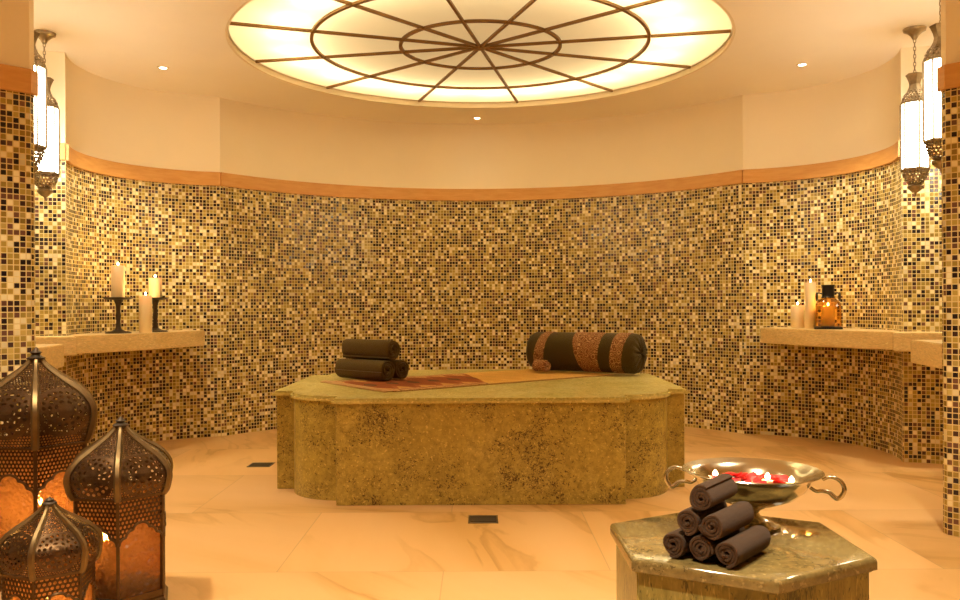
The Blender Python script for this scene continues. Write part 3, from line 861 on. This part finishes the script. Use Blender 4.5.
# flames, candles
def flame_mesh(h, r):
    bm = bmesh.new(); lathe(bm, [(0, 0), (r * 0.6, h * 0.1), (r, h * 0.3), (r * 0.8, h * 0.55), (r * 0.35, h * 0.82), (0, h)], 12); return bm
def candle(loc, rad, h, label, lit=True, name='pillar_candle', cat='candle', group='lit candles', watts=3.0, fl=0.028, mat='wax', flame_r=0.009):
    c = tag(empty(name, loc), label, cat, group)
    bm = bmesh.new()
    lathe(bm, [(0, 0), (rad * 0.96, 0), (rad, 0.003), (rad, h - 0.006), (rad * 0.95, h), (rad * 0.82, h - 0.002), (rad * 0.3, h - 0.007), (0, h - 0.008)], 32)
    for v in bm.verts:
        if v.co.z > h * 0.9: v.co.z += 0.003 * noise.noise(Vector((v.co.x * 30, v.co.y * 30, loc[0] * 9)))
    build('wax_body', bm, M[mat], c, True, 50)
    bm = bmesh.new(); tube(bm, [(0, 0, h - 0.009), (0.001, 0, h + 0.008)], 0.0016, 6); build('wick', bm, M['wick'], c)
    if lit:
        f = build('flame', flame_mesh(fl, flame_r), M['flame'], c, True); f.location = (0, 0, h + 0.003)
        add_light('candle_glow', 'POINT', (loc[0], loc[1], loc[2] + h + 0.020), watts, (1, 0.60, 0.22), shadow_soft_size=0.012)
    return c
for px, py, txt in ((-0.10, 0.055, 'left of the towel pyramid'), (0.050, 0.0, 'in the middle of the red petals'), (0.105, -0.055, 'nearest the right handle')):
    candle((BC[0] + px, BC[1] + py, PH + WZ * BSZ), 0.019, 0.016, 'small lit candle floating in the silver bowl, %s' % txt, name='floating_candle', group='floating candles in the silver bowl', watts=0.35, fl=0.022)
# petals: one prototype, copies scattered on the water
bm = bmesh.new(); N = 7; gg = {}
for lay in (0, 1):
    for i in range(N + 1):
        for j in range(N + 1):
            u, v = i / N * 2 - 1, j / N * 2 - 1
            x, y = u * math.sqrt(1 - v * v / 2), v * math.sqrt(1 - u * u / 2)
            gg[lay, i, j] = bm.verts.new((x * 0.022, y * 0.017 * (1 + 0.25 * x), 0.010 * (x * x + y * y) ** 1.3 + 0.004 * math.sin(3 * x) + (0.0012 if lay else 0)))
for i in range(N):
    for j in range(N):
        q = [(i, j), (i + 1, j), (i + 1, j + 1), (i, j + 1)]
        bm.faces.new([gg[1, a, b] for a, b in q]); bm.faces.new([gg[0, a, b] for a, b in q[::-1]])
b_ = [(i, 0) for i in range(N)] + [(N, j) for j in range(N)] + [(i, N) for i in range(N, 0, -1)] + [(0, j) for j in range(N, 0, -1)]
for a, b in zip(b_, b_[1:] + b_[:1]): bm.faces.new((gg[0, a[0], a[1]], gg[0, b[0], b[1]], gg[1, b[0], b[1]], gg[1, a[0], a[1]]))
petal0 = build('rose_petal', bm, M['petal'], smooth=True, angle=80)
rp = random.Random(3); spots = []
while len(spots) < 34:
    r = 0.116 * math.sqrt(rp.random()); a = rp.uniform(0, 2 * PI)
    x, y = r * math.cos(a), r * math.sin(a)
    if any(math.hypot(x - u, y - v) < 0.034 for u, v in ((-0.10, 0.055), (0.05, 0), (0.105, -0.055))): continue
    if any(math.hypot(x - u, y - v) < 0.014 for u, v in spots): continue
    spots.append((x, y))
for i, (x, y) in enumerate(spots):
    o = petal0 if i == 0 else petal0.copy()
    if i: COL.objects.link(o)
    o.location = (BC[0] + x, BC[1] + y, PH + WZ * BSZ + 0.001 + 0.004 * (i % 3)); o.rotation_euler = (rp.uniform(-.25, .25), rp.uniform(-.25, .25), rp.uniform(0, 6.28))
    s = rp.uniform(0.85, 1.25); o.scale = (s, s, s)
    tag(o, 'red rose petal floating on the water in the silver bowl', 'petal', 'rose petals in the silver bowl')

# ------------------------------------------------------------------ candles and holders on the ledges
def holder(loc, h, label, plate_r):
    t = tag(empty('candle_holder', loc), label, 'candle holder', 'pedestal candle holders')
    bm = bmesh.new(); lathe(bm, [(0, 0), (0.098, 0), (0.10, 0.006), (0.085, 0.012), (0.05, 0.018), (0.03, 0.03), (0, 0.03)], 36); build('base', bm, M['iron'], t, True)
    bm = bmesh.new(); lathe(bm, [(0, 0.028), (0.028, 0.028), (0.020, 0.05), (0.016, 0.10), (0.022, h * 0.5), (0.016, h * 0.6), (0.020, h * 0.8), (0.035, h * 0.93), (0.05, h - 0.015), (0, h - 0.015)], 24); build('stem', bm, M['iron'], t, True)
    bm = bmesh.new(); lathe(bm, [(0, h - 0.018), (0.05, h - 0.018), (plate_r - 0.02, h - 0.012), (plate_r, h - 0.002), (plate_r, h + 0.003), (plate_r - 0.012, h), (0, h)], 36); build('plate', bm, M['iron'], t, True)
    return t
A = (-2.895, 6.93)
holder((*A, LZ1), 0.285, 'tall iron candle holder on the left ledge, the one nearer the pillar', 0.118)
candle((*A, LZ1 + 0.286), 0.052, 0.255, 'thick ivory lit candle raised on the left of the two iron holders')
B = (-2.715, 7.24)
holder((*B, LZ1), 0.285, 'iron candle holder half hidden behind a standing candle on the left ledge', 0.112)
candle((*B, LZ1 + 0.286), 0.053, 0.165, 'short thick ivory lit candle raised on the iron holder further right')
candle((-2.715, 7.03, LZ1 + 0.001), 0.050, 0.30, 'ivory lit candle standing directly on the left ledge')
candle((2.715, 7.40, LZ1 + 0.001), 0.052, 0.195, 'short ivory lit candle at the left of the right ledge group', watts=1.2)
candle((2.775, 7.27, LZ1 + 0.001), 0.045, 0.385, 'tall slim ivory lit candle beside the amber bottle lantern', watts=1.0)
# amber bottle lantern
BL_ = (2.862, 7.12)
bl = tag(empty('bottle_lantern', (*BL_, LZ1 + 0.001), R(-21)), 'square amber glass bottle lantern with black neck on the right ledge', 'lantern')
def sq_ring(bm, hw, z, rad=0.025):
    pts = []
    for cx, cy, a0 in ((1, 1, 0), (-1, 1, 90), (-1, -1, 180), (1, -1, 270)):
        for k in range(5):
            a = R(a0 + k * 22.5); r_ = min(rad, hw * 0.999)
            pts.append(bm.verts.new((cx * (hw - r_) + r_ * math.cos(a), cy * (hw - r_) + r_ * math.sin(a), z)))
    return pts
bm = bmesh.new(); prev = None
for hw, z, rd in ((0.098, 0.022, .02), (0.100, 0.03, .02), (0.100, 0.175, .02), (0.096, 0.205, .03), (0.080, 0.232, .05), (0.052, 0.252, .05), (0.046, 0.262, .045)):
    rg = sq_ring(bm, hw, z, rd)
    if prev:
        for i in range(20): bm.faces.new((prev[i], prev[(i + 1) % 20], rg[(i + 1) % 20], rg[i]))
    prev = rg
build('glass_body', bm, M['amber_clear'], bl, True, 50)
bm = bmesh.new(); lathe(bm, [(0, 0.255), (0.052, 0.255), (0.054, 0.262), (0.048, 0.268), (0.048, 0.345), (0.053, 0.350), (0.053, 0.362), (0, 0.364)], 28); build('neck', bm, M['black'], bl, True)
bm = bmesh.new(); add_box(bm, (0, 0, 0.010), (0.218, 0.218, 0.020), bevel=0.005); build('base_plate', bm, M['black'], bl)
for s in (-1, 1):
    bm = bmesh.new(); tube(bm, [(s * (0.088 + 0.0), 0.032 * math.cos(a), 0.265 + 0.032 * math.sin(a)) for a in [2 * PI * k / 20 for k in range(20)]], 0.006, 8, closed=True)
    tube(bm, [(s * 0.05, 0, 0.29), (s * 0.07, 0, 0.297), (s * 0.088, 0, 0.293)], 0.006, 8)
    bmesh.ops.rotate(bm, cent=(0, 0, 0), matrix=Matrix.Rotation(R(8), 3, 'Z'), verts=bm.verts)
    build('ring_handle', bm, M['black'], bl, True)
candle((*BL_, LZ1 + 0.024), 0.050, 0.165, 'lit candle glowing inside the amber bottle lantern', watts=2.2)

# ------------------------------------------------------------------ hanging lanterns
def hang_lantern():
    t = empty('hanging_lantern', (0, 0, H_CEIL))
    z = lambda v: EYE + (v - EYE) * (H_CEIL - EYE) / 1.84 - H_CEIL
    bm = bmesh.new(); lathe(bm, [(0, z(2.965)), (0.012, z(2.965)), (0.018, z(2.975)), (0.026, z(2.99)), (0.05, z(3.012)), (0.072, z(3.022)), (0.076, z(3.039)), (0, z(3.039))], 32); build('canopy', bm, M['antique'], t, True)
    bm = bmesh.new(); n = 9; z0, z1 = 2.735, 2.970; st = (z1 - z0) / n
    for k in range(n):
        c = z1 - st * (k + 0.5); a = PI / 2 * (k % 2); pts = []
        for q in range(14):
            b = 2 * PI * q / 14; w = 0.008 * math.cos(b); pts.append((w * math.cos(a), w * math.sin(a), z(c) + (st * 0.5 + 0.004) * math.sin(b)))
        tube(bm, pts, 0.0028, 6, closed=True)
    build('chain', bm, M['antique'], t, True)
    bm = bmesh.new(); lathe(bm, [(0.052, z(2.620)), (0.040, z(2.645)), (0.036, z(2.665)), (0.042, z(2.69)), (0.056, z(2.722)), (0.062, z(2.730)), (0.058, z(2.734)), (0.03, z(2.730)), (0, z(2.738))], 6, cap=False, a0=R(30)); build('neck', bm, M['antique'], t)
    def pierced_lathe(name, prof):
        bm = bmesh.new(); uvl = bm.loops.layers.uv.new('UVMap'); rings = lathe(bm, prof, 6, cap=False, a0=R(30))
        bm.faces.ensure_lookup_table()
        L = [0]
        for a, b in zip(prof, prof[1:]): L.append(L[-1] + math.hypot(a[0] - b[0], a[1] - b[1]))
        fi = 0
        for k in range(len(prof) - 1):
            for i in range(6):
                f = bm.faces[fi]; fi += 1
                if len(f.verts) == 4:
                    for lp, (kk, sgn) in zip(f.loops, ((k, -1), (k, 1), (k + 1, 1), (k + 1, -1))): lp[uvl].uv = (sgn * prof[kk][0] * 0.5, L[kk])
        return build(name, bm, M['antique_pierced'], t)
    pierced_lathe('shoulder', [(0.092, z(2.535)), (0.091, z(2.55)), (0.084, z(2.578)), (0.070, z(2.602)), (0.050, z(2.622))])
    bm = bmesh.new(); lathe(bm, [(0.087, z(2.09)), (0.087, z(2.54))], 6, a0=R(30)); build('lamp_glass', bm, M['opal'], t)
    bm = bmesh.new()
    for k in range(6):
        a = R(30 + 60 * k); add_box(bm, (0.090 * math.cos(a), 0.090 * math.sin(a), z(2.315)), (0.014, 0.010, 0.455), rz=a)
    for zz in (2.538, 2.092): lathe(bm, [(0.0, z(zz - 0.006)), (0.095, z(zz - 0.006)), (0.095, z(zz + 0.006)), (0.0, z(zz + 0.006))], 6, a0=R(30))
    build('frame', bm, M['antique'], t)
    pierced_lathe('lower_dome', [(0.046, z(1.995)), (0.068, z(2.015)), (0.084, z(2.05)), (0.092, z(2.088))])
    bm = bmesh.new(); lathe(bm, [(0, z(1.905)), (0.006, z(1.915)), (0.010, z(1.935)), (0.030, z(1.945)), (0.050, z(1.965)), (0.052, z(1.978)), (0.042, z(1.990)), (0.052, z(1.997)), (0, z(1.999))], 24); build('finial', bm, M['antique'], t, True)
    return t
hl = hang_lantern()
HSP = [(-3.02, 6.02, 'white glass hanging lantern at the left, farther from the camera and lower in view'),
       (-2.60, 5.0, 'white glass hanging lantern at the left, partly hidden by the mosaic pillar'),
       (3.03, 6.02, 'white glass hanging lantern at the right, in full view on its chain'),
       (2.645, 4.955, 'white glass hanging lantern at the right, cut off by the mosaic pillar')]
for i, (x, y, lb) in enumerate(HSP):
    o = hl if i == 0 else copy_tree(hl)
    o.location = (x, y, H_CEIL); o.rotation_euler = (0, 0, R([8, -6, -10, 6][i])); tag(o, lb, 'lantern', 'hanging lanterns')

# ------------------------------------------------------------------ floor lanterns
def floor_lantern(loc, rz, H, RB, RD, zs, label, watts, mdl):
    """zs: base top, frieze bottom (cusp), frieze top, dome widest, in metres; six-sided"""
    zb, zf, zd, zw = zs
    t = tag(empty('floor_lantern', loc, rz), label, 'lantern', 'floor lanterns')
    C = lambda r, k, z: Vector((r * math.cos(R(60 * k)), r * math.sin(R(60 * k)), z))
    # base: a flared pierced plinth on small feet
    bm = bmesh.new(); lathe(bm, [(RB * 1.10, 0.0), (RB * 1.12, 0.012), (RB * 1.07, zb * 0.5), (RB * 1.03, zb * 0.8), (RB * 1.05, zb), (0, zb)], 6); build('base', bm, M['bronze'], t)
    # dome panels: onion curve
    prof = []
    top = H - 0.05 * H
    pts = [(RB * 1.03, zd), (RB * 1.10, zd + (zw - zd) * 0.25), (RD * 0.985, zd + (zw - zd) * 0.65), (RD, zw), (RD * 0.955, zw + (top - zw) * 0.17), (RD * 0.79, zw + (top - zw) * 0.38),
           (RD * 0.55, zw + (top - zw) * 0.56), (RD * 0.30, zw + (top - zw) * 0.75), (RD * 0.15, zw + (top - zw) * 0.90), (RD * 0.095, top)]
    for i in range(len(pts) - 1):
        q0, q1, q2, q3 = pts[max(i - 1, 0)], pts[i], pts[i + 1], pts[min(i + 2, len(pts) - 1)]
        for k in range(4):
            s = k / 4
            prof.append(tuple(0.5 * (2 * q1[d] + (q2[d] - q0[d]) * s + (2 * q0[d] - 5 * q1[d] + 4 * q2[d] - q3[d]) * s * s + (3 * q1[d] - q0[d] - 3 * q2[d] + q3[d]) * s ** 3) for d in (0, 1)))
    prof.append(pts[-1])
    L = [0]
    for a, b in zip(prof, prof[1:]): L.append(L[-1] + math.hypot(a[0] - b[0], a[1] - b[1]))
    wl = L[min(range(len(prof)), key=lambda i: abs(prof[i][1] - zw))]
    for k in range(6):
        bm = bmesh.new(); uvl = bm.loops.layers.uv.new('UVMap'); NW = 6; G = []
        for (r, z) in prof:
            a, b = C(r, k, z), C(r, k + 1, z); rowv = []
            for j in range(NW + 1):
                p = a.lerp(b, j / NW); bul = 1 + 0.05 * (1 - (2 * j / NW - 1) ** 2)    # panels belly out between the ribs
                rowv.append(bm.verts.new((p.x * bul, p.y * bul, p.z)))
            G.append(rowv)
        for i in range(len(prof) - 1):
            for j in range(NW):
                f = bm.faces.new((G[i][j], G[i][j + 1], G[i + 1][j + 1], G[i + 1][j]))
                for lp, (ii, jj) in zip(f.loops, ((i, j), (i, j + 1), (i + 1, j + 1), (i + 1, j))): lp[uvl].uv = (prof[ii][0] * (jj / NW - 0.5), L[ii] - wl)
        build('dome_panel', bm, M[mdl], t, True, 60)
        bm = bmesh.new(); tube(bm, [C(r * 1.005, k, z) for r, z in prof], [(0.003 + 0.052 * RD) * (0.55 + 0.45 * min(1.0, r / (0.6 * RD))) for r, z in prof], 6); build('rib', bm, M['brass_rib'], t, True)
    bm = bmesh.new(); lathe(bm, [(RB * 1.02, zd - 0.008), (RB * 1.09, zd - 0.006), (RB * 1.09, zd + 0.004), (RB * 1.02, zd + 0.006), (RB * 1.02, zd - 0.008)], 6, cap=False); build('collar', bm, M['bronze'], t)
    fr = RD * 0.13
    bm = bmesh.new(); lathe(bm, [(0, top - 0.01), (fr, top - 0.008), (fr * 1.15, top + 0.002), (fr * 0.7, top + 0.008), (fr * 0.5, top + (H - top) * 0.35), (fr * 0.75, top + (H - top) * 0.5), (fr * 0.4, top + (H - top) * 0.68), (fr * 0.22, H - 0.006), (0, H)], 20); build('finial', bm, M['iron'], t, True)
    apo = math.cos(R(30))
    for k in range(6):
        a = R(60 * k)
        bm = bmesh.new(); w = 0.07 * RB; add_box(bm, (RB * math.cos(a), RB * math.sin(a), (zb + zd) / 2), (w, w, zd - zb), rz=a, bevel=0.002); build('post', bm, M['bronze'], t)
        b = R(60 * k + 30); d = Vector((math.cos(b), math.sin(b), 0)); s = Vector((-math.sin(b), math.cos(b), 0)); hw = RB * 0.5
        # cusped frieze plate in front of the glass
        nx = 48; z_lo = []
        for i in range(nx + 1):
            u = i / nx * 2 - 1; au = abs(u)
            # central high arch, stepping down towards the posts in scallops
            if au < 0.36: v = 0.30 + 0.14 * math.sqrt(max(0, 1 - (au / 0.36) ** 2))
            elif au < 0.68: v = 0.17 + 0.14 * math.sqrt(max(0, 1 - ((au - 0.36) / 0.32) ** 2)) * 0.98
            else: v = 0.0 + 0.16 * math.sqrt(max(0, 1 - ((au - 0.68) / 0.32) ** 2))
            z_lo.append(zf + (zd - zf) * v)
        bm = bmesh.new(); uvl = bm.loops.layers.uv.new('UVMap'); rr = RB * apo + 0.004; base = []
        for i in range(nx + 1):
            u = i / nx * 2 - 1
            base.append([bm.verts.new(d * (rr + o) + s * (u * hw) + Vector((0, 0, zz))) for o in (0, 0.003) for zz in (z_lo[i], zd)])
        for i in range(nx):
            P, Q = base[i], base[i + 1]
            for q, zz in (((P[2], Q[2], Q[3], P[3]), ((i, 0), (i + 1, 0), (i + 1, 1), (i, 1))), ((P[0], P[1], Q[1], Q[0]), ((i, 0), (i, 1), (i + 1, 1), (i + 1, 0))), ((P[0], Q[0], Q[2], P[2]), ((0, 0),) * 4)):
                f = bm.faces.new(q)
                for lp, (ii, top_) in zip(f.loops, zz): lp[uvl].uv = ((ii / nx * 2 - 1) * hw, (zd if top_ else z_lo[ii]) - zd) if len(set(zz)) > 1 else (0, 0.0)
        fz = build('frieze', bm, M['pierced_frieze'], t)
        bm = bmesh.new(); tube(bm, [d * (rr + 0.003) + s * ((i / nx * 2 - 1) * hw) + Vector((0, 0, z_lo[i])) for i in range(nx + 1)], 0.004 + 0.008 * RB, 6); build('edging', bm, M['bronze'], fz, True)
        # hammered glass pane
        bm = bmesh.new(); rg = RB * apo - 0.004
        vs = [bm.verts.new(d * rg + s * (u * hw * 0.98) + Vector((0, 0, zz))) for u, zz in ((-1, zb), (1, zb), (1, zd), (-1, zd))]
        f = bm.faces.new(vs); f.normal_update()
        build('glass_pane', bm, M['amber'], t)
        bm = bmesh.new(); add_box(bm, tuple(d * (RB * apo) + Vector((0, 0, zb + 0.012))), (0.012, RB * 0.96, 0.024), rz=b); build('sill', bm, M['bronze'], t)
    return t
mD = lambda r0: pierced('pierced_dome_%d' % int(r0 * 1000), (0.115, 0.066, 0.032), 0.34, r0 * 0.125, 0.36, (0.02, r0))
M['dome_l'] = mD(0.105); M['dome_m'] = mD(0.085); M['dome_s'] = mD(0.066)
LA = (-1.975, 3.85); LB = (-1.455, 3.50); LC = (-1.535, 3.08)
floor_lantern((*LA, 0), R(-64), 1.02, 0.222, 0.262, (0.06, 0.40, 0.60, 0.735), 'tallest bronze floor lantern with onion dome and amber glass', 1, 'dome_l')
floor_lantern((*LB, 0), R(-71), 0.755, 0.182, 0.212, (0.045, 0.275, 0.452, 0.527), 'middle sized bronze floor lantern with onion dome, rightmost of three', 1, 'dome_m')
floor_lantern((*LC, 0), R(-83), 0.525, 0.146, 0.168, (0.035, 0.165, 0.275, 0.345), 'smallest bronze floor lantern with onion dome, front of the group', 1, 'dome_s')
def lantern_candle(c, z, h, lb, w, dx=0.0, dy=0.0):
    candle((c[0] + dx, c[1] + dy, z + 0.001), 0.028, h, lb, watts=w, group='candles inside the floor lanterns', fl=0.04, flame_r=0.010)
lantern_candle(LA, 0.06, 0.26, 'lit candle glowing behind the amber glass of the tallest floor lantern', 24.0, 0.03, -0.05)
lantern_candle(LB, 0.045, 0.22, 'lit candle glowing behind the amber glass of the middle floor lantern', 11.0, -0.04, -0.04)
lantern_candle(LC, 0.035, 0.10, 'lit candle glowing behind the amber glass of the smallest floor lantern', 11.0, 0.0, -0.03)

# ------------------------------------------------------------------ floor drains
def drain(x, y, rz, sx, sy, label):
    t = tag(empty('floor_drain', (x, y, 0), rz), label, 'drain', 'floor drains')
    bm = bmesh.new(); add_box(bm, (0, 0, 0.002), (sx, sy, 0.004), bevel=0.001); build('frame', bm, M['drain'], t)
    bm = bmesh.new(); add_box(bm, (0, 0, 0.0042), (sx * 0.86, sy * 0.80, 0.0012)); build('slot_shade', bm, M['drain_shade'], t)  # flat dark sheet, the shade between the grate bars put into its colour
    bm = bmesh.new()
    for k in range(5): add_box(bm, (0, (k - 2) * sy * 0.15, 0.0055), (sx * 0.84, sy * 0.05, 0.003))
    build('grate', bm, M['drain'], t)
drain(0.012, 4.82, 0, 0.165, 0.17, 'small steel floor drain in front of the granite platform')
drain(-1.65, 6.50, 0, 0.17, 0.17, 'small steel floor drain left of the granite platform')

# ------------------------------------------------------------------ world and view
w = bpy.data.worlds.new('world'); S.world = w; w.use_nodes = True
bg = w.node_tree.nodes['Background']; bg.inputs[0].default_value = (1.0, 0.72, 0.42, 1); bg.inputs[1].default_value = 0.02
S.view_settings.view_transform = 'Standard'; S.view_settings.look = 'None'
S.view_settings.gamma = 1; S.view_settings.use_curve_mapping = False
S.view_settings.exposure = 0.62
S.cycles.use_denoising = True
S.cycles.max_bounces = 12; S.cycles.diffuse_bounces = 6; S.cycles.transparent_max_bounces = 24
S.cycles.sample_clamp_indirect = 6.0; S.cycles.blur_glossy = 0.5
S.cycles.caustics_reflective = False; S.cycles.caustics_refractive = False
